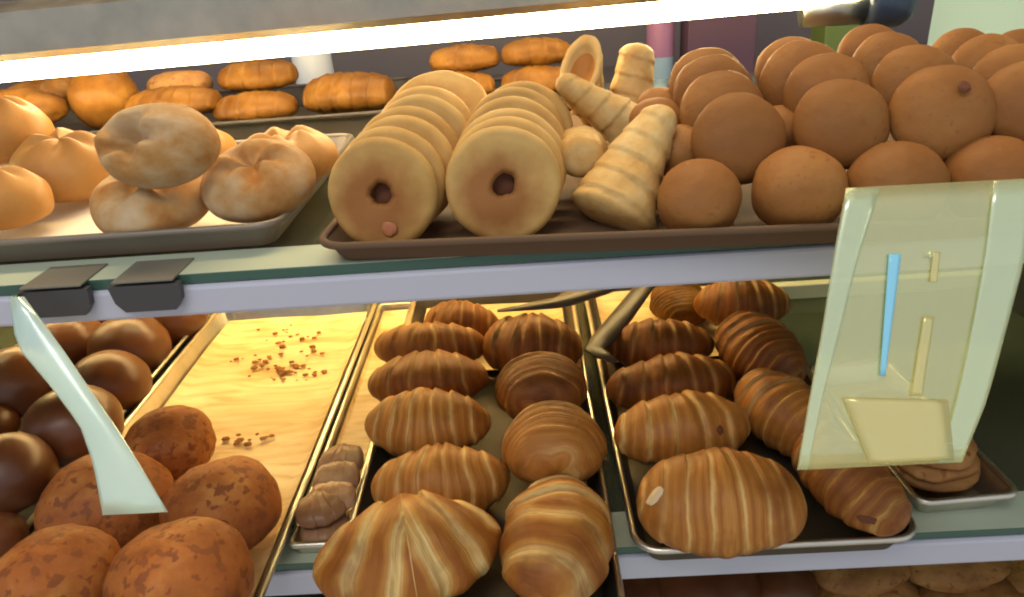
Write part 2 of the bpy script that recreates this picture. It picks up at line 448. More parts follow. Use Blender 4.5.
def tray(name, label, x0, x1, y0, y1, z, h=.024, mat=M_tray, rot=0, flare=.012, rad=.022, group='sheet trays in the case', rimmat=None):
    c = Vector(((x0 + x1) / 2, (y0 + y1) / 2, z + .0007)); t = thing(name, label, 'tray', c, group, math.radians(rot))
    a, b = (x1 - x0) / 2, (y1 - y0) / 2; e = flare; w = .0012
    L = [rrect(-a + e, a - e, -b + e, b - e, rad * .6, 0), rrect(-a + .001, a - .001, -b + .001, b - .001, rad, h),
         rrect(-a + .001 + w, a - .001 - w, -b + .001 + w, b - .001 - w, rad, h), rrect(-a + e + w, a - e - w, -b + e + w, b - e - w, rad * .6, w)]
    v, f = loops_mesh(L)
    link('pan', v, f, mat, t, smooth=False)
    tube('rolled_rim', rrect(-a, a, -b, b, rad, h), .0032, rimmat or mat, t, 8, closed=True)
    return t
def liner(name, label, x0, x1, y0, y1, z, mat, seed=0, rot=0):
    c = Vector(((x0 + x1) / 2, (y0 + y1) / 2, z)); nx, ny = 18, 30; V = []
    for s in (0, -.0008):
        for i in range(ny + 1):
            for j in range(nx + 1):
                x = (x1 - x0) * (j / nx - .5); y = (y1 - y0) * (i / ny - .5)
                ed = max(abs(j / nx - .5), abs(i / ny - .5)) * 2
                zz = .0015 + .0018 * noise.noise(Vector((x * 14, y * 14, seed))) + (.006 * max(0, ed - .9) / .1)
                V.append(Vector((x, y, max(zz, .001) + s)))
    m = (nx + 1) * (ny + 1); Fs = []
    for i in range(ny):
        for j in range(nx):
            q = i * (nx + 1) + j; Fs.append((q, q + 1, q + nx + 2, q + nx + 1)); Fs.append((m + q, m + q + nx + 1, m + q + nx + 2, m + q + 1))
    o = link(name, V, Fs, mat); o.location = c; o.rotation_euler = (0, 0, math.radians(rot))
    return tag(o, label, 'paper')

# ------------------------------------------------------------------ the room
ZL, ZU, ZB = .80, 1.09, .52
struct(box('floor', (-3, -2.5, -.05), (3, 2.6, 0), plain('pale_tile_floor', (.74, .70, .56), .35)))
struct(box('wall_back', (-3, 2.4, 0), (3, 2.5, 2.9), plain('dim_grey_wall', (.14, .12, .13), .6)))

# ------------------------------------------------------------------ display case
XL, XR, YB = -1.0, .66, 1.24
case = thing('display_case', 'long bakery display case with glass shelves and dark base', 'display case', (0, .8, 0))
def cpart(name, lo, hi, mat): return box(name, (lo[0], lo[1] - .8, lo[2]), (hi[0], hi[1] - .8, hi[2]), mat, case)
cpart('base_cabinet', (XL, .50, 0), (XR, YB, ZB - .012), M_case)
cpart('back_panel', (XL, YB - .02, ZB - .012), (.30, YB, ZU - .03), M_back)
cpart('back_panel', (.302, YB - .02, ZB - .012), (XR, YB, ZU - .03), M_backdark)
cpart('back_rail', (.325, .962, ZL + .001), (XR, .978, ZL + .024), M_rail)
cpart('end_panel', (XR, .62, ZU), (XR + .012, YB, 1.44), M_end)
cpart('end_panel', (XR, .50, 0), (XR + .012, YB, ZU - .001), M_case)
cpart('end_panel', (XL - .012, .50, 0), (XL, YB, 1.40), M_case)
cpart('edge_trim', (XR - .001, .602, ZU + .002), (XR + .016, .6195, 1.44), M_rail)

def shelf(name, label, z, yf, yb, striph, group='glass shelves'):
    t = thing(name, label, 'shelf', (0, (yf + yb) / 2, z - .008), group)
    yc = (yf + yb) / 2
    box('glass_plate', (XL + .002, yf + .003 - yc, 0), (XR - .002, yb - yc, .008), M_glass, t, .001)
    box('front_ledge', (XL + .002, yf + .0005 - yc, .0081), (XR - .002, yf + .046 - yc, .0086), M_ledge, t, .0005)
    box('glass_edge', (XL + .002, yf - yc, .0), (XR - .002, yf + .0028 - yc, .008), M_glassedge, t, .0005)
    box('front_strip', (XL + .002, yf - .004 - yc, -striph), (XR - .002, yf + .012 - yc, -.0005), M_strip, t, .003)
    return t
up = shelf('upper_glass_shelf', 'upper glass shelf with pale lavender metal front strip', ZU, .508, 1.21, .026)
lo = shelf('lower_glass_shelf', 'lower glass shelf with pale lavender strip under the croissant trays', ZL, .492, 1.21, .029)
# shadow and mirrored shapes on the upper strip, put in as dark solids
for i, (px, lab) in enumerate(((142, 'dark shadow patch on the upper strip below the floured buns'), (50, 'dark shadow patch at the left end of the upper strip, above the pale blue reflection'))):
    p = ony(px, 276 if i == 0 else 281, .50)
    t = thing('strip_shadow', lab, 'shade', (p.x, .503, ZU - .012), 'dark shadow patches on the shelf strip')
    v = []; hw = .028
    L = [[Vector((-hw, y, .010)), Vector((hw, y, .010)), Vector((hw - .002, y, -.004)), Vector((hw - .008, y, -.012)), Vector((-hw + .008, y, -.012)), Vector((-hw + .002, y, -.004))] for y in (-.006, .0005)]
    vv, ff = loops_mesh(L); link('shadow_face', vv, ff, M_shadow, t, smooth=False)
    box('shadow_tongue', (-hw + .004, -.006, .0122), (hw - .004, .036, .0140), M_shadowtop, t, .0005)

# lamps
lt = thing('strip_lamp', 'long glowing fluorescent strip lamp across the top of the case', 'lamp', (0, .85, 1.222))
lt.rotation_euler = (0, -.016, 0)
tl0, tl1 = -.985, .372
tube('glowing_tube', [(tl0, 0, 0), (tl1, 0, 0)], .0108, M_tube, lt, 20)
LH = [[Vector((x, y, z)) for y, z in ((-.017, .012), (-.022, .020), (-.022, .062), (.05, .072), (.05, .020), (.017, .012))] for x in (tl0, tl1 - .01)]
v, f = loops_mesh(LH); link('housing', v, f, M_house, lt, smooth=False)
tube('end_cap', [(tl1 + .005, 0, -.012), (tl1 + .012, 0, -.012), (tl1 + .042, 0, -.013), (tl1 + .054, 0, -.014), (tl1 + .058, 0, -.014)], [.022, .026, .025, .018, .008], M_cap, lt, 24)
tube('end_holder', [(tl1 - .06, .006, -.017), (tl1 + .006, .006, -.014)], [.014, .019], M_house, lt, 20)
for x in (tl0 + .02, .36): box('hanger', (x - .008, .051, .03), (x + .008, .36, .045), M_house, lt)
l2 = thing('shelf_lamp', 'warm tube lamp fixed under the back of the upper glass shelf', 'lamp', (0, 1.0, ZU - .03))
tube('glowing_tube', [(-.95, 0, 0), (.22, 0, 0)], .010, M_tube2, l2, 16)
box('lamp_rail', (-.96, -.012, .0105), (.23, .012, .0215), M_house, l2)

# ------------------------------------------------------------------ trays
# lower shelf
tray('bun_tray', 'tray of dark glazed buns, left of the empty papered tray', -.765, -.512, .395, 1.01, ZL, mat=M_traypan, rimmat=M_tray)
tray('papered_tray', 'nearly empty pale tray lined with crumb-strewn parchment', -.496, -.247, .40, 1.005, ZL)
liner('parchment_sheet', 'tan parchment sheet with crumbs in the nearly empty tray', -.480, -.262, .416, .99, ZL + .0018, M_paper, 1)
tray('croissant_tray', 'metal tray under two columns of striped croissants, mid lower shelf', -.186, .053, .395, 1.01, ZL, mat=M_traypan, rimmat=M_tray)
tray('croissant_tray', 'metal tray of croissants with full front rim, beside the big yellow-green reflection',   .073, .315, .462, 1.03, ZL, rot=0, mat=M_traypan, rimmat=M_tray)
liner('parchment_sheet', 'pale parchment showing at the back of the middle croissant tray', -.170, .037, .80, .99, ZL + .0018, M_paper, 2)
liner('parchment_sheet', 'pale parchment showing behind the croissants beside the tongs', .090, .300, .80, 1.01, ZL + .0018, M_paper, 3)
tray('biscuit_tray', 'narrow tray of flat brown biscuits right of the croissants', .326, .418, .505, .74, ZL, rot=3, rad=.012)
liner('parchment_sheet', 'crumb-strewn parchment seen through the yellow-green card', .339, .405, .56, .72, ZL + .0018, M_paper, 4, rot=3)
tray('slice_tray', 'slim tray of glazed slices between parchment tray and croissants', -.243, -.192, .50, 1.0, ZL, h=.014, flare=.004, rad=.006)
liner('parchment_sheet', 'strip of yellow parchment behind the glazed slices', -.237, -.198, .60, .99, ZL + .0018, M_paper, 5)
# upper shelf
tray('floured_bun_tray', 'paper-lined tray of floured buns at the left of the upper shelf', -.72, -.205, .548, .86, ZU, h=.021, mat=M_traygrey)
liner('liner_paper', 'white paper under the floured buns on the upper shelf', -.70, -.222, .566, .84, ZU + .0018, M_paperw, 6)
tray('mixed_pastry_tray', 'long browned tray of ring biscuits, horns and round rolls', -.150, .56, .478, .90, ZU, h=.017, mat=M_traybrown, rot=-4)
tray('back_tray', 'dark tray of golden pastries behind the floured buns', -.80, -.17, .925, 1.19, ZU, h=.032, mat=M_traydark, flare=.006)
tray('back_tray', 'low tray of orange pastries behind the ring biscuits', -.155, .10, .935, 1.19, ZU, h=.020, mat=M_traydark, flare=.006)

# crumbs on the parchment (nobody could count them)
rnd = random.Random(4); bm = bmesh.new()
for cx, cy, n, s in ((290, 335, 10, 16), (275, 372, 26, 22), (310, 372, 10, 14), (255, 360, 10, 20), (240, 438, 8, 12), (265, 437, 4, 8), (285, 345, 14, 34)):
    for _ in range(n):
        p = onz(cx + rnd.gauss(0, s * .7), cy + rnd.gauss(0, s * .28), ZL + .006)
        sz = rnd.uniform(.0012, .0042)
        q = bmesh.ops.create_icosphere(bm, subdivisions=1, radius=sz)['verts']
        for v in q: v.co = Vector((v.co.x * rnd.uniform(.8, 1.9), v.co.y * rnd.uniform(.8, 1.4), v.co.z * .5)) + Vector((p.x, p.y, ZL + .0068))
me = bpy.data.meshes.new('crumbs'); bm.to_mesh(me); bm.free(); me.materials.append(M_crumb)
o = bpy.data.objects.new('crumbs', me); COL.objects.link(o); tag(o, 'scattered brown pastry crumbs on the tan parchment', 'crumbs', kind='stuff')

# ------------------------------------------------------------------ lower shelf: dark buns
FL = ZL + .003
G = 'dark glazed buns in the left tray'
for i, (px, py, rp, zz, lab) in enumerate((
    (133, 352, 40, .035, 'dark glazed bun at the back right of its tray, against the parchment tray'),
    (172, 325, 35, .03, 'dark glazed bun furthest back by the parchment tray rim'),
    (108, 390, 41, .035, 'dark glazed bun just right of the pale blue card'),
    (68, 345, 36, .035, 'dark glazed bun behind the top of the pale blue card'),
    (108, 316, 30, .03, 'dark glazed bun mostly hidden under the upper shelf strip'),
    (25, 388, 44, .06, 'dark glazed bun left of the pale blue card, below its tip'),
    (78, 395, 30, .03, 'reddish dark bun half hidden behind the pale blue card'),
    (68, 430, 47, .07, 'shiny dark bun left of the middle of the pale blue card'),
    (10, 478, 47, .07, 'shiny dark bun with a highlight, cut by the left edge of the photo'),
    (-8, 418, 30, .05, 'dark bun cut by the left edge, between two whole dark buns'),
    (-8, 530, 34, .045, 'dark bun low at the left edge, beside the crumbly buns'))):
    bun('glazed_bun', M_dark, px, py, rp, lab, G, z=ZL + zz, seed=i + 1, squash=.88, foot=.7, lump=.03)
# crumbly topped buns at the front of the parchment tray
G = 'crumbly topped buns at the front'
for i, (px, py, rp, zz, lab) in enumerate((
    (166, 448, 45, .04, 'crumb-topped bun furthest back, beside the parchment'),
    (222, 508, 55, .045, 'crumb-topped bun nearest the right rim of the parchment tray'),
    (112, 500, 62, .045, 'reddish crumb-topped bun behind the lower end of the pale blue card'),
    (55, 585, 62, .075, 'light crumb-topped bun in the bottom left corner'),
    (180, 583, 68, .075, 'smoother crumb-topped bun at the bottom, right of the corner one'))):
    bun('crumbly_bun', M_seed, px, py, rp, lab, G, z=ZL + zz, seed=i + 20, squash=.85, foot=.65, lump=.10)

# glazed slices in the slim tray
G = 'glazed slices in the slim tray'
for i, (px, py, w, zz, yaw, lab) in enumerate((
    (325, 524, 62, .014, 18, 'front glazed slice in the slim tray'), (320, 506, 62, .030, 24, 'dark glazed slice lying on the front slice'),
    (345, 494, 50, .030, 8, 'glazed slice third from the front, by the croissant tray'), (346, 474, 46, .034, 5, 'glazed slice fourth from the front'),
    (350, 458, 46, .036, 0, 'rearmost glazed slice, topmost in the slim tray'))):
    p = onz(px, py, ZL + zz); p.x = max(min(p.x, -.212), -.226); L = .046
    o = croissant_mesh('glazed_slice', M_slice, L, .045, .020, bend=.1, layers=2, seed=40 + i, blunt=.8, step=.05)
    place(o, (p.x, p.y, ZL + zz - .008), (8, 0, yaw)); tag(o, lab, 'pastry', G)

# ------------------------------------------------------------------ croissants, middle tray
G = 'croissants in the middle tray'
croissant(408, 545, 190, FL, 'largest croissant in the middle tray, front left with a pointed left tip', G, W=.112, H=.088, rot=(0, 0, 14), bend=.10, seed=1, mat=M_bold, mid=-.18, layers=2.3, blunt=.06, skew=2.0, step=.13, zoff=.012)
croissant(442, 474, 140, FL, 'golden croissant just behind the largest one, middle tray', G, W=.088, H=.080, rot=(0, 0, 2), bend=.14, seed=2)
croissant(428, 424, 130, FL, 'pale-striped croissant third from the front, left column of the middle tray', G, W=.086, H=.088, rot=(0, 0, -4), bend=.16, seed=3, layers=3.8)
croissant(428, 381, 128, FL, 'browner croissant fourth from the front, left column of the middle tray', G, W=.084, H=.088, rot=(0, 0, 2), bend=.16, seed=4, mat=M_croid)
croissant(430, 348, 122, FL, 'croissant fifth from the front, left column of the middle tray', G, W=.07, H=.085, rot=(0, 0, -4), bend=.2, seed=5, mat=M_croid)
croissant(462, 322, 80, FL, 'reddish croissant at the very back of the middle tray', G, W=.065, H=.08, rot=(0, 0, -16), bend=.2, seed=6, mat=M_croid)
croissant(556, 540, 0, FL, 'croissant with bold pale bands pointing forward, front right of the middle tray', G, W=.098, H=.085, rot=(0, 8, 82), Lm=.145, bend=.04, seed=7, mat=M_bold, layers=2.2, blunt=.55, zoff=.006, skew=.8)
croissant(549, 440, 0, FL, 'croissant with a swirled end facing forward, second in the right column', G, W=.112, H=.090, rot=(0, 12, 94), Lm=.118, bend=.06, seed=8, layers=2.4, blunt=.6, zoff=.010)
croissant(541, 391, 0, FL, 'dark swirled croissant third from the front, right column of the middle tray', G, W=.110, H=.092, rot=(0, 12, 94), Lm=.11, bend=.06, seed=9, mat=M_croid, blunt=.6, zoff=.010, layers=2.4)
croissant(528, 342, 100, FL, 'round-backed dark croissant at the back right of the middle tray', G, W=.095, H=.098, rot=(0, 0, -10), bend=.2, seed=10, mat=M_croid, blunt=.5, layers=2.8)
# ------------------------------------------------------------------ croissants, right tray
G = 'croissants in the right tray'
croissant(719, 502, 174, FL, 'largest croissant in the right tray, fat with fine pale stripes', G, W=.112, H=.102, rot=(0, 0, -4), bend=.06, seed=11, layers=3.8, blunt=.45, step=.04)
croissant(682, 431, 138, FL, 'golden croissant with a dark spot, behind the fat striped one', G, W=.082, H=.085, rot=(0, 0, 6), bend=.08, seed=12, blunt=.45, layers=2.8)
croissant(674, 381, 134, FL, 'smooth brown croissant third from the front, left column of the right tray', G, W=.078, H=.082, rot=(0, 0, 4), bend=.14, seed=13, mat=M_croid, blunt=.3)
croissant(659, 346, 115, FL, 'brown croissant at the back of the left column, near the tongs', G, W=.074, H=.082, rot=(0, 0, -6), bend=.14, seed=14, mat=M_croid)
croissant(846, 480, 0, FL, 'long croissant at the front right corner of the right tray', G, W=.080, H=.075, rot=(0, 6, -70), Lm=.128, bend=.06, seed=15, mat=M_croid, blunt=.45, zoff=.006)
croissant(783, 408, 0, FL, 'croissant partly behind the left edge of the yellow-green card', G, W=.084, H=.085, rot=(0, 6, -68), Lm=.122, bend=.06, seed=16, blunt=.5, zoff=.006)
croissant(755, 347, 0, FL, 'brown ringed croissant pointing forward in the right column, right tray', G, W=.092, H=.085, rot=(0, 8, -74), Lm=.125, bend=.06, seed=17, mat=M_croid, blunt=.6, zoff=.012, layers=3.4)
croissant(738, 303, 98, FL, 'dark croissant at the back right of the right tray', G, W=.08, H=.09, rot=(0, 0, -8), bend=.2, seed=18, mat=M_croid, zoff=.006)
p = onz(686, 297, FL + .035)
o = croissant_mesh('ridged_pastry', M_orange, .105, .09, .062, bend=.0, layers=7, seed=19, blunt=.75, step=.12); place(o, (p.x, p.y, FL), (0, 0, 92))
tag(o, 'bright orange ridged pastry at the back of the right tray', 'pastry')

# tongs resting open on the tray rims
hz = ZL + .085
A = onz(660, 270, hz); B1 = onz(556, 303, ZL + .090); B2 = onz(594, 350, ZL + .058)
tg = thing('serving_tongs', 'open dark metal tongs lying across the tray rims under the upper shelf', 'tongs', A)
for B, e in ((B1, Vector((-.075, -.004, -.004))), (B2, Vector((.022, -.03, 0)))):
    w = B - A
    tube('tong_arm', [w * 0, w * .25 + Vector((0, 0, .003)), w * .6, w * .9, w, w + e * .4, w + e], [.010, .013, .015, .015, .012, .009, .003], M_tongs, tg, 12, flat=.45)
tube('hinge', [(0, 0, -.012), (0, 0, .012)], .010, M_tongs, tg, 16)

# biscuits right of the croissants
G = 'flat biscuits in the narrow tray'
for i, (px, py, w, zz, lab) in enumerate((
    (930, 500, 90, .012, 'lowest flat biscuit at the front of the narrow tray'), (932, 488, 92, .026, 'flat biscuit second from the bottom of the narrow tray stack'),
    (932, 476, 90, .040, 'topmost flat biscuit just below the yellow-green card'), (902, 468, 50, .030, 'dark-edged flat biscuit behind the stack in the narrow tray'))):
    p = onz(px, py, ZL + zz)
    o = bun_mesh('flat_biscuit', M_bisc, .042, squash=.24, seed=60 + i, lump=.14, foot=.7); o.scale = (1.05, .95, 1)
    place(o, (.372, .560 + (.07 if i == 3 else .004 * i), ZL + zz - .001), (0, 0, i * 40)); tag(o, lab, 'biscuit', G)

# ------------------------------------------------------------------ bottom shelf, seen below the strip
t = thing('bottom_deck', 'dark bottom deck of the case below the lower strip', 'shelf', (0, .86, ZB - .011))
box('deck_board', (XL + .002, -.35, 0), (XR - .002, .352, .011), M_case, t)
tray('bottom_tray', 'tray of flat biscuits on the bottom deck, right', .285, .60, .56, 1.0, ZB)
tray('bottom_tray', 'tray holding a brown glazed bun on the bottom deck, under the croissants', .0, .262, .56, 1.0, ZB)
G = 'biscuits on the bottom deck'
for i, (px, py, w, lab) in enumerate((
    (868, 590, 56, 'oval biscuit on the bottom deck beside the tray rim'), (970, 592, 56, 'oval biscuit in the bottom right corner'),
    (862, 574, 52, 'oval biscuit on the bottom deck just under the strip'), (955, 570, 56, 'second oval biscuit from the right just under the strip'), (1026, 582, 36, 'oval biscuit cut by the right edge of the photo'))):
    p = onz(px, py, ZB + .02 + (.022 if i in (2, 3) else 0)); R = size(w, p)
    o = bun_mesh('oval_biscuit', M_bisc, R, squash=.32, seed=70 + i, lump=.10, foot=.7); o.scale = (1, .62, 1)
    place(o, p, (0, 0, 6)); tag(o, lab, 'biscuit', G)
for i, (px, py, w, lab) in enumerate(((705, 590, 58, 'brown glazed bun on the bottom deck under the croissant tray'), (772, 588, 40, 'smaller brown bun on the bottom deck beside the tray rim'), (650, 592, 38, 'brown bun half cut by the bottom edge of the photo'))):
    p = onz(px, py, ZB + .045)
    bun('glazed_bun', M_dark, px, py, w, lab, 'brown buns on the bottom deck', z=ZB + .04, seed=80 + i, squash=.75, foot=.6)

# ------------------------------------------------------------------ upper shelf, left: floured buns
UF = ZU + .004
G = 'floured buns on the upper left tray'
def floured(px, py, rp, z, lab, rot=(0, 0, 0), seed=0, squash=.66, mat=M_flour, pinch=.35, off=(0, 0), sc=(1, 1, 1)):
    p = onz(px, py, z); R = size(rp, p); sd = seed; V = []; Fs = []; nu, nv = 56, 30
    for i in range(nv + 1):
        th = PI * i / nv
        for j in range(nu):
            ph = 2 * PI * j / nu
            n = Vector((math.sin(th) * math.cos(ph), math.sin(th) * math.sin(ph), math.cos(th)))
            q = math.hypot(n.x - off[0], n.y - off[1]); ph = math.atan2(n.y - off[1], n.x - off[0])
            fold = .085 * math.cos(5 * ph + seed + 2.2 * q) * math.exp(-((q - .4) / .3) ** 2)
            k = 1 + .05 * noise.noise(n * 1.5 + Vector((sd, 0, 0)))
            z2 = n.z * squash
            if n.z > 0: z2 += -pinch * squash * math.exp(-(q / .32) ** 2) + fold
            else: z2 = -.6 * squash * (1 - (1 + n.z) ** 2.2)
            V.append(Vector((n.x * k, n.y * k, z2)) * R)
    for i in range(nv):
        for j in range(nu):
            k = (j + 1) % nu; Fs.append((i * nu + j, (i + 1) * nu + j, (i + 1) * nu + k, i * nu + k))
    o = link('floured_bun', V, Fs, mat); place(o, p, rot); o.scale = sc; return tag(o, lab, 'bun', G)
floured(155, 200, 58, UF + .030, 'flattish floured bun at the front of the tray, middle one', (16, 0, 20), 1, .50, pinch=.35)
floured(262, 188, 59, UF + .032, 'floured bun with a dimpled top at the front right of its tray', (20, 0, 0), 2, .56, pinch=.45)
floured(158, 147, 62, UF + .080, 'big floured bun propped up with its hollow facing forward', (56, -4, 0), 3, .62, pinch=.95, off=(-.28, .05), sc=(1, .68, 1))
floured(285, 163, 54, UF + .034, 'golden floured bun behind the dimpled one', (0, 0, 40), 4, .6, M_gold)
floured(205, 150, 30, UF + .030, 'small golden bun peeping out between floured buns', (0, 0, 0), 5, .7, M_gold)
floured(66, 168, 50, UF + .036, 'golden split bun second from the left edge', (10, 0, 50), 6, .72, M_gold, .12)
floured(8, 138, 44, UF + .062, 'pale golden bun at the left edge, upper of two', (0, 0, 0), 7, .85, M_gold, 0)
floured(6, 203, 42, UF + .030, 'pale golden bun at the left edge, lower of two', (0, 0, 0), 8, .8, M_gold, 0)
# back row
G = 'golden pastries in the back tray'
for i, (px, py, L, W, H, y, yaw, mat, lab) in enumerate((
    (25, 105, .16, .09, .06, .97, -30, M_orange, 'long golden loaf behind the buns at the left edge'),
    (60, 90, .15, .08, .05, 1.09, 25, M_orange, 'flat orange loaf leaning behind the round loaf'),
    (172, 100, .13, .09, .05, .98, 0, M_orange, 'broad golden roll behind the propped floured bun'),
    (180, 83, .09, .08, .045, 1.08, 10, M_bisc, 'brown roll behind the broad golden roll, near the lamp'),
    (252, 104, .115, .08, .05, .985, 0, M_orange, 'ridged orange pastry at the front of the dark back tray'),
    (258, 76, .11, .08, .05, 1.03, 4, M_orange, 'ridged orange pastry stacked on another, nearest the lamp'),
    (350, 92, .125, .10, .065, 1.00, -4, M_orange, 'wide orange pastry at the right end of the dark back tray'),
    (460, 82, .100, .08, .045, 1.0, 0, M_orange, 'lower orange bun behind the left ring biscuit stack'),
    (464, 60, .100, .08, .045, 1.03, 0, M_orange, 'upper orange bun behind the left ring biscuit stack'),
    (537, 76, .100, .08, .045, 1.0, 0, M_orange, 'lower orange bun left of the standing horns'),
    (536, 54, .100, .08, .045, 1.03, 0, M_orange, 'upper orange bun left of the standing horns'))):
    p = ony(px, py, y)
    o = croissant_mesh('golden_pastry', mat, L, W, H, bend=.03, layers=3 if mat is M_orange else 1, seed=90 + i, blunt=.75, step=.08 if mat is M_orange else .02)
    place(o, (p.x, p.y, p.z - H * .45), (0, 0, yaw)); tag(o, lab, 'pastry', G)
bun('round_loaf', M_orange, 106, 98, 34, 'round golden loaf behind the floured buns', 'golden pastries in the back tray', y=.985, seed=33, squash=.95, foot=.8, rot=(20, 0, 0))

# ------------------------------------------------------------------ ring biscuits
def rings(seq, G):
    for i, (px, py, rp, y, tilt, yaw, lab) in enumerate(seq):
        p = ony(px, py, y); R = size(rp, p)
        o = ring_mesh('ring_biscuit', M_ring, R, .0135, R * .19, seed=i + len(G))
        place(o, p, (tilt, 0, yaw)); tag(o, lab, 'biscuit', G)
        yield o, R
ra = list(rings(((384, 201, 57, .538, -15, -6, 'front ring biscuit of the left stack, with a jam spot'),
    (391, 189, 57, .557, -15, -6, 'second ring biscuit from the front of the left stack'),
    (402, 172, 56, .580, -17, -5, 'third ring biscuit from the front of the left stack'),
    (408, 163, 56, .600, -17, -4, 'fourth ring biscuit from the front of the left stack'),
    (421, 150, 54, .626, -20, -4, 'fifth ring biscuit from the front of the left stack'),
    (431, 136, 53, .655, -30, -3, 'sixth ring biscuit of the left stack, leaning back'),
    (441, 112, 52, .700, -52, -3, 'rearmost bright yellow ring biscuit of the left stack')), 'ring biscuits in the left stack'))
rb = list(rings(((504, 196, 60, .538, -15, 2, 'front ring biscuit of the right stack, with a browned hole'),
    (508, 184, 59, .557, -15, 2, 'second ring biscuit from the front of the right stack'),
    (511, 170, 58, .580, -17, 2, 'third ring biscuit from the front of the right stack'),
    (517, 152, 55, .610, -20, 2, 'fourth ring biscuit from the front of the right stack'),
    (523, 140, 53, .640, -25, 2, 'fifth ring biscuit of the right stack, leaning back'),
    (528, 128, 50, .672, -29, 2, 'rearmost ring biscuit of the right stack, beside the horns')), 'ring biscuits in the right stack'))
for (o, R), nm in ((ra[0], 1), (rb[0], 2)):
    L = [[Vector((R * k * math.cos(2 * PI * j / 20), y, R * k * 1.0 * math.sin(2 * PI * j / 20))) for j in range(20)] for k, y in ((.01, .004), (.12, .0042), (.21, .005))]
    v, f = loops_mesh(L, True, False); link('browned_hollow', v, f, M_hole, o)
o, R = ra[0]
sp = bun_mesh('jam_spot', M_jam, R * .13, squash=.12, seed=3, lump=.2, foot=.6); sp.parent = o; sp.rotation_euler = (PI / 2, 0, 0); sp.location = (R * .12, -.0085, -R * .62)

# ------------------------------------------------------------------ cream horns
horn(ony(607, 230, .545), ony(667, 110, .600), .042, 'large front horn leaning right, wide end down on the tray', seed=1, hollow=False, r1=.34, curve=.03)
horn(ony(638, 136, .680), ony(549, 76, .690), .030, 'horn lying behind the front one, tip to the upper left', seed=2, hollow=False, r1=.34)
horn(ony(577, 150, .66), ony(578, 160, .555), .027, 'small egg-shaped horn end pointing forward', seed=3, hollow=False, r1=.7)
h = horn(ony(589, 72, .725), ony(604, 120, .775), .019, 'upright horn with its orange hollow mouth showing, under the lamp', seed=4, r1=.5)
h.scale = (1.1, 2.5, 1)
horn(ony(618, 142, .750), ony(631, 36, .770), .032, 'upright horn with a rounded tip, right of the hollow one', seed=5, hollow=False, r1=.55)

# ------------------------------------------------------------------ round rolls
G = 'round rolls on the upper right tray'
for i, (px, py, rp, y, rx, lab) in enumerate((
    (696, 202, 42, .520, 30, 'round roll at the front left of the rolls, beside the big horn'),
    (799, 192, 46, .515, 30, 'round roll second in the front row, left of the card'),
    (896, 186, 47, .510, 30, 'round roll in the front row cut by the top edge of the card'),
    (993, 178, 46, .505, 30, 'round roll in the front row above the card, at the right'),
    (738, 139, 46, .560, 60, 'round roll on top of the front row, leftmost of the upper ones'),
    (841, 124, 46, .555, 60, 'round roll on top of the front row, second of the upper ones'),
    (942, 114, 50, .545, 60, 'round roll with a small blister, third of the upper ones'),
    (1028, 104, 44, .540, 60, 'round roll cut by the right edge, fourth of the upper ones'),
    (722, 112, 42, .605, 60, 'roll leaning right behind the leftmost upper roll'),
    (713, 94, 40, .645, 60, 'roll third back in the leftmost leaning row'),
    (707, 85, 38, .685, 60, 'rearmost roll of the leftmost leaning row'),
    (822, 99, 43, .600, 60, 'roll leaning right behind the second upper roll'),
    (803, 82, 42, .640, 60, 'roll third back in the second leaning row'),
    (792, 72, 36, .680, 60, 'rearmost roll of the second leaning row'),
    (915, 86, 42, .590, 60, 'roll leaning behind the blistered roll'),
    (888, 68, 36, .635, 60, 'roll third back behind the blistered roll, near the lamp end'),
    (870, 56, 32, .680, 60, 'rearmost roll behind the blistered roll, under the lamp end'),
    (1014, 84, 40, .590, 60, 'roll leaning behind the rightmost upper roll'),
    (988, 70, 36, .640, 60, 'roll third back in the rightmost leaning row'),
    (962, 60, 32, .690, 60, 'rearmost roll of the rightmost leaning row, by the pale end panel'),
    (1022, 62, 34, .680, 60, 'roll at the back in the upper right corner'),
    (785, 130, 34, .600, 20, 'pinkish roll glimpsed between two upper rolls'),
    (678, 152, 30, .590, 20, 'roll half hidden between the big horn and the rolls'),
    (657, 122, 28, .640, 20, 'small roll behind the tip of the big horn'),
    (660, 108, 24, .690, 20, 'small golden roll highest behind the big horn tip'))):
    bun('round_roll', M_roll, px, py, rp, lab, G, y=y, seed=120 + i, squash=.8 if rx < 60 else .55, foot=.9 if rx < 60 else .55, lump=.04, rot=(rx, 0, (px - 512) * -.02), pinch=.0)

o = [q for q in bpy.data.objects if q.get('label', '').startswith('round roll with a small blister')][0]
bl = bun_mesh('blister', M_hole, .0045, squash=.3, seed=4, lump=.3); bl.parent = o; bl.location = (.006, .012, .0235); bl.rotation_euler = (-.3, .2, 0)
# ------------------------------------------------------------------ reflections in the front glass, built as translucent sheets
def reflection(name, label, poly, y0, y1, yr, mat, bow=0, parent=None, n=16, lift=0):
    """poly: left and right edges as pixel lists; built as a leaning sheet with real thickness, y0 at the top row yr[0], y1 at the bottom row yr[1]."""
    Lf, Rt = poly; rows = len(Lf); V = []; Fs = []; m = n + 1
    for (lx, ly), (rx_, ry) in zip(Lf, Rt):
        for j in range(m):
            s = j / n; q = (lx + (rx_ - lx) * s, ly + (ry - ly) * s)
            V.append(ony(*q, y0 + (y1 - y0) * (q[1] - yr[0]) / (yr[1] - yr[0]) - bow * math.sin(PI * s) - lift))
    for i in range(rows - 1):
        for j in range(n): a = i * m + j; Fs.append((a, a + 1, a + m + 1, a + m))
    o = link(name, V, Fs, mat, parent)
    md = o.modifiers.new('thick', 'SOLIDIFY'); md.thickness = .0008; md.offset = 0
    return o
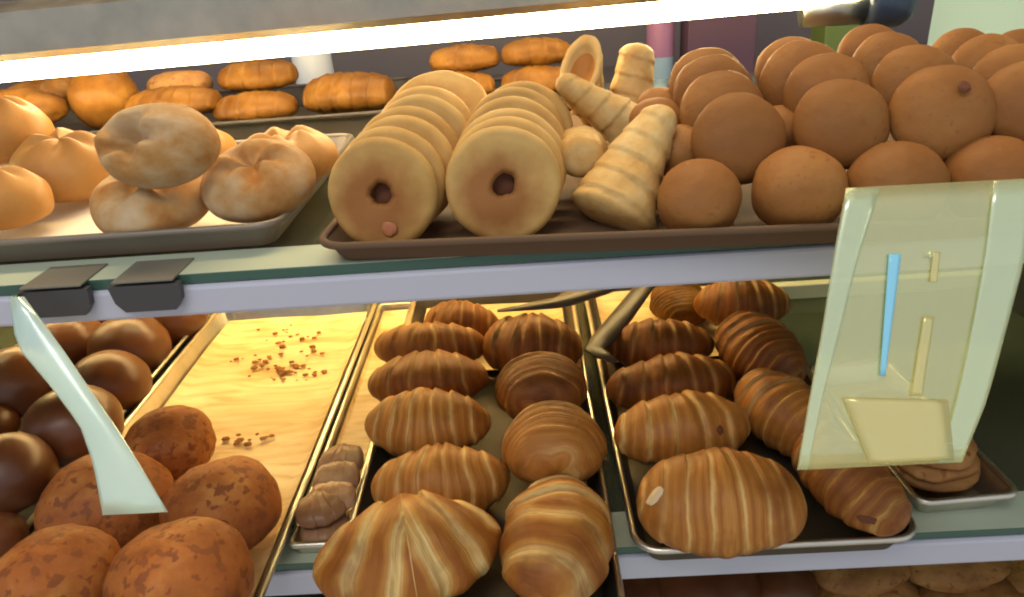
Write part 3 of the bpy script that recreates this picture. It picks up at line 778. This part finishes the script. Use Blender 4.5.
def lerp_edge(pts, k=14):
    out = []
    for i in range(k):
        q = i / (k - 1) * (len(pts) - 1); a = min(int(q), len(pts) - 2); s = q - a
        out.append((pts[a][0] + (pts[a + 1][0] - pts[a][0]) * s, pts[a][1] + (pts[a + 1][1] - pts[a][1]) * s))
    return out
refl = thing('glass_reflection', 'large yellow-green window reflection at the right with a blue streak', 'reflection', (0, 0, 0), 'reflections in the front glass')  # window light mirrored in the glass, built as a solid sheet
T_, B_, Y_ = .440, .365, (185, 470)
def piece(nm, Lp, Rp, mat, lift, n=6, bow=0): reflection(nm, '', (lerp_edge(Lp), lerp_edge(Rp)), T_, B_, Y_, mat, bow, refl, n, lift)
piece('reflection_sheet', [(846, 188), (833, 258), (822, 330), (809, 400), (797, 470)], [(1034, 178), (1025, 258), (1006, 330), (987, 400), (962, 462)], M_refl, 0, 16)
piece('stripe', [(889, 254), (880, 376)], [(901, 254), (885, 376)], M_reflstreak, .0016, 3)  # tube mirrored in the glass, painted as a blue strip
piece('reflected_patch', [(843, 398), (870, 464)], [(948, 400), (954, 459)], M_reflcream, .0014)  # cream parts of the mirrored room, put in as coloured pieces
piece('reflected_bar', [(924, 316), (911, 396)], [(934, 316), (922, 396)], M_reflcream, .0014, 3)
piece('reflected_bar', [(933, 252), (930, 282)], [(940, 252), (937, 282)], M_reflcream, .0014, 3)
piece('reflected_edge', [(994, 181), (985, 258), (972, 330), (957, 400), (938, 463)], [(1033, 179), (1024, 258), (1005, 330), (986, 400), (961, 462)], M_refledge, .0014)
piece('reflected_edge', [(847, 189), (834, 258), (823, 330), (810, 400), (798, 469)], [(880, 188), (858, 258), (840, 330), (822, 400), (808, 469)], M_refledge, .0014, 4)
tube('added_hook', [ony(930, 256, .418), ony(930, 250, .45), ony(930, 254, .502)], .0016, M_refledge, refl, 8)  # made-up support for the sheet of mirrored light
refl2 = thing('glass_reflection', 'narrow pale blue reflection in the front glass over the dark buns', 'reflection', (0, 0, 0), 'reflections in the front glass')  # pale mirrored light, built as a narrow sheet
reflection('reflection_sheet', '', (lerp_edge([(10, 297), (16, 345), (50, 385), (80, 425), (94, 465), (103, 515)]), lerp_edge([(24, 297), (60, 345), (92, 392), (118, 430), (142, 468), (168, 512)])), .485, .41, (296, 515), M_reflblue, .004, refl2)
tube('added_hook', [ony(16, 302, .484), ony(16, 296, .49), ony(16, 298, .506)], .0018, M_glassedge, refl2, 8)

# ------------------------------------------------------------------ behind the case
cb = box('rear_counter', (-2.2, 1.75, 0), (2.2, 2.3, .95), plain('rear_counter_laminate', (.07, .062, .065), .4)); tag(cb, 'dim counter along the back wall behind the case', 'counter')
def bottle(px, y, z0, h, rad, cols, lab):
    p = ony(px, 60, y); t = thing('bottle', lab, 'bottle', (p.x, y, z0), 'items on the rear counter')
    L = [[Vector((rr * math.cos(2 * PI * j / 24), rr * math.sin(2 * PI * j / 24), z)) for j in range(24)] for rr, z in ((rad * .9, 0), (rad, .01), (rad, h * .62), (rad * .8, h * .72), (rad * .38, h * .82), (rad * .38, h * .9))]
    v, f = loops_mesh(L); link('bottle_body', v, f, cols[0], t)
    L = [[Vector((rr * math.cos(2 * PI * j / 24), rr * math.sin(2 * PI * j / 24), z)) for j in range(24)] for rr, z in ((rad * 1.01, h * .2), (rad * 1.01, h * .52))]
    v, f = loops_mesh(L, False, False); link('bottle_label', v, f, cols[1], t)
    L = [[Vector((rr * math.cos(2 * PI * j / 24), rr * math.sin(2 * PI * j / 24), z)) for j in range(24)] for rr, z in ((rad * .45, h * .88), (rad * .45, h), (rad * .3, h * 1.01))]
    v, f = loops_mesh(L); link('bottle_cap', v, f, cols[2], t)
PB, PK, PW = plain('pale_blue_plastic', (.45, .62, .70), .3), plain('pink_label', (.45, .20, .32), .4), plain('white_cap', (.75, .80, .85), .4)
bottle(660, 1.95, .95, .35, .035, (PB, PK, PW), 'pale blue bottle with a pink label on the rear counter')
bottle(312, 1.95, .95, .33, .05, (PB, PW, PW), 'pale bottle on the rear counter, seen under the lamp')

def carton(px, y, w, h, mat, lab):
    p = ony(px, 60, y); t = thing('carton', lab, 'carton', (p.x, y, .95), 'items on the rear counter')
    box('carton_body', (-w / 2, -.05, 0), (w / 2, .05, h), mat, t, .004); box('carton_flap', (-w / 2 + .004, -.03, h), (w / 2 - .004, .03, h + .006), mat, t, .002)
carton(716, 1.95, .17, .28, plain('dusky_purple_card', (.13, .065, .095), .6), 'dusky purple carton on the rear counter right of the pink-labelled bottle')
carton(832, 1.95, .09, .33, plain('dull_green_card', (.16, .22, .05), .6), 'small dull green carton on the rear counter under the lamp end')
# ------------------------------------------------------------------ settle pastries so that neighbours touch instead of cutting into one another
from mathutils.bvhtree import BVHTree
def settle(iters=22):
    bpy.context.view_layer.update()
    soft = [o for o in bpy.data.objects if o.parent is None and o.type == 'MESH' and o.get('category') in ('croissant', 'bun', 'biscuit', 'pastry', 'cream horn')]
    hard = [o for o in bpy.data.objects if o.name.split('.')[0] in ('pan', 'rolled_rim', 'glass_plate', 'tong_arm', 'front_strip')]
    def mk(o):
        mw = o.matrix_world; vs_ = [mw @ v.co for v in o.data.vertices]
        lo_ = Vector([min(v[i] for v in vs_) for i in range(3)]); hi_ = Vector([max(v[i] for v in vs_) for i in range(3)])
        return BVHTree.FromPolygons(vs_, [tuple(p.vertices) for p in o.data.polygons]), lo_, hi_
    B = {o.name: mk(o) for o in soft + hard}
    def hit(a, b):
        (ta, la, ha), (tb, lb, hb) = B[a.name], B[b.name]
        sp3 = [min(ha[i], hb[i]) - max(la[i], lb[i]) for i in range(3)]
        if min(sp3) <= 0 or sp3[0] * sp3[1] * sp3[2] < 3e-5: return False
        return bool(ta.overlap(tb))
    start = {o.name: o.location.copy() for o in soft}; sc0 = {o.name: o.scale.copy() for o in soft}; shr = {o.name: 1.0 for o in soft}
    for it in range(iters):
        mv = {}
        for i, a in enumerate(soft):
            for b in soft[i + 1:]:
                if hit(a, b):
                    ca = (B[a.name][1] + B[a.name][2]) / 2; cb_ = (B[b.name][1] + B[b.name][2]) / 2
                    w = (ca - cb_); w = w.normalized() if w.length > 1e-5 else Vector((0, 0, 1))
                    for o, sg in ((a, 1), (b, -1)): mv.setdefault(o.name, [Vector(), 0]); mv[o.name][0] += w * sg * .0012; mv[o.name][1] += 1
            for b in hard:
                if hit(a, b):
                    mv.setdefault(a.name, [Vector(), 0]); mv[a.name][0] += Vector((0, 0, .0015)); mv[a.name][1] += 1
        if not mv: break
        for o in soft:
            if o.name in mv:
                w, n_ = mv[o.name]
                q = o.location + w - start[o.name]
                if q.length > .009: q *= .009 / q.length
                o.location = start[o.name] + q
                shr[o.name] = max(.94, shr[o.name] * .994); o.scale = sc0[o.name] * shr[o.name]
        bpy.context.view_layer.update()
        for o in soft:
            if o.name in mv: B[o.name] = mk(o)
    print('settle left', len(mv), 'of', len(soft))
settle()
bpy.context.view_layer.update()
def mark(label_start, px, py, R_, mat, name, sc=(1, 1)):
    """A small baked mark set into the crust of one pastry (a part of it)."""
    o = [q for q in bpy.data.objects if q.get('label', '').startswith(label_start)][0]
    mw = o.matrix_world; bt = BVHTree.FromPolygons([mw @ v.co for v in o.data.vertices], [tuple(p.vertices) for p in o.data.polygons])
    loc, nor, _, _ = bt.ray_cast(EYE, ray(px, py).normalized())
    if loc is None: return
    if nor.dot(EYE - loc) < 0: nor = -nor
    c = bun_mesh(name, mat, R_, squash=.25, seed=2, lump=.35); c.parent = o
    c.matrix_world = Matrix.Translation(loc) @ nor.to_track_quat('Z', 'Y').to_matrix().to_4x4() @ Matrix.Diagonal((sc[0], sc[1], 1, 1))
mark('golden croissant with a dark spot', 720, 430, .0042, M_hole, 'dark_spot')
mark('largest croissant in the right tray', 655, 496, .006, M_pink, 'pale_filling', (.8, 1.5))
mark('long croissant at the front right', 868, 520, .005, M_hole, 'dark_spot', (1.6, .6))

# ------------------------------------------------------------------ light and render settings
# daylight of the shop front behind the photographer, a dimmer room everywhere else
W = bpy.data.worlds.new('shop_light'); S.world = W; S.cycles.filter_width = 2.0; W.use_nodes = True
wt = W.node_tree; bg = wt.nodes['Background']
tc = N(wt, 'ShaderNodeTexCoord'); sp_ = N(wt, 'ShaderNodeSeparateXYZ'); wt.links.new(tc.outputs['Generated'], sp_.inputs[0])
wr = ramp(wt, [(.25, (1.00, 1.03, 1.08)), (.62, (.20, .19, .18))], sp_.outputs['Y'])
mrw = N(wt, 'ShaderNodeMapRange'); mrw.inputs['From Min'].default_value = -1; mrw.inputs['From Max'].default_value = 1
wt.links.new(sp_.outputs['Y'], mrw.inputs['Value']); wt.links.new(mrw.outputs[0], wr.node.inputs['Fac'])
wt.links.new(wr, bg.inputs['Color']); bg.inputs['Strength'].default_value = .66
cl = bpy.data.lights.new('front_fill_light', 'AREA'); cl.shape = 'RECTANGLE'; cl.size = 1.2; cl.size_y = .5; cl.energy = 14; cl.color = (1, .95, .86)  # added light above the viewer, for glints and direction on the buns
co = bpy.data.objects.new('front_fill_light', cl); COL.objects.link(co); co.location = (-.5, -.5, 2.6); co.rotation_euler = (math.radians(28), 0, 0)
c2 = bpy.data.lights.new('rear_fill_light', 'AREA'); c2.shape = 'RECTANGLE'; c2.size = 1.6; c2.size_y = .3; c2.energy = 34; c2.color = (1, .74, .40)  # added warm light from above and behind, brightens the pastry tops
c2o = bpy.data.objects.new('rear_fill_light', c2); COL.objects.link(c2o); c2o.location = (-.1, 1.35, 2.6); c2o.rotation_euler = (math.radians(-18), 0, 0)
vs = S.view_settings
vs.view_transform = 'Standard'; vs.look = 'None'; vs.exposure = -.1; vs.gamma = 1; vs.use_curve_mapping = False
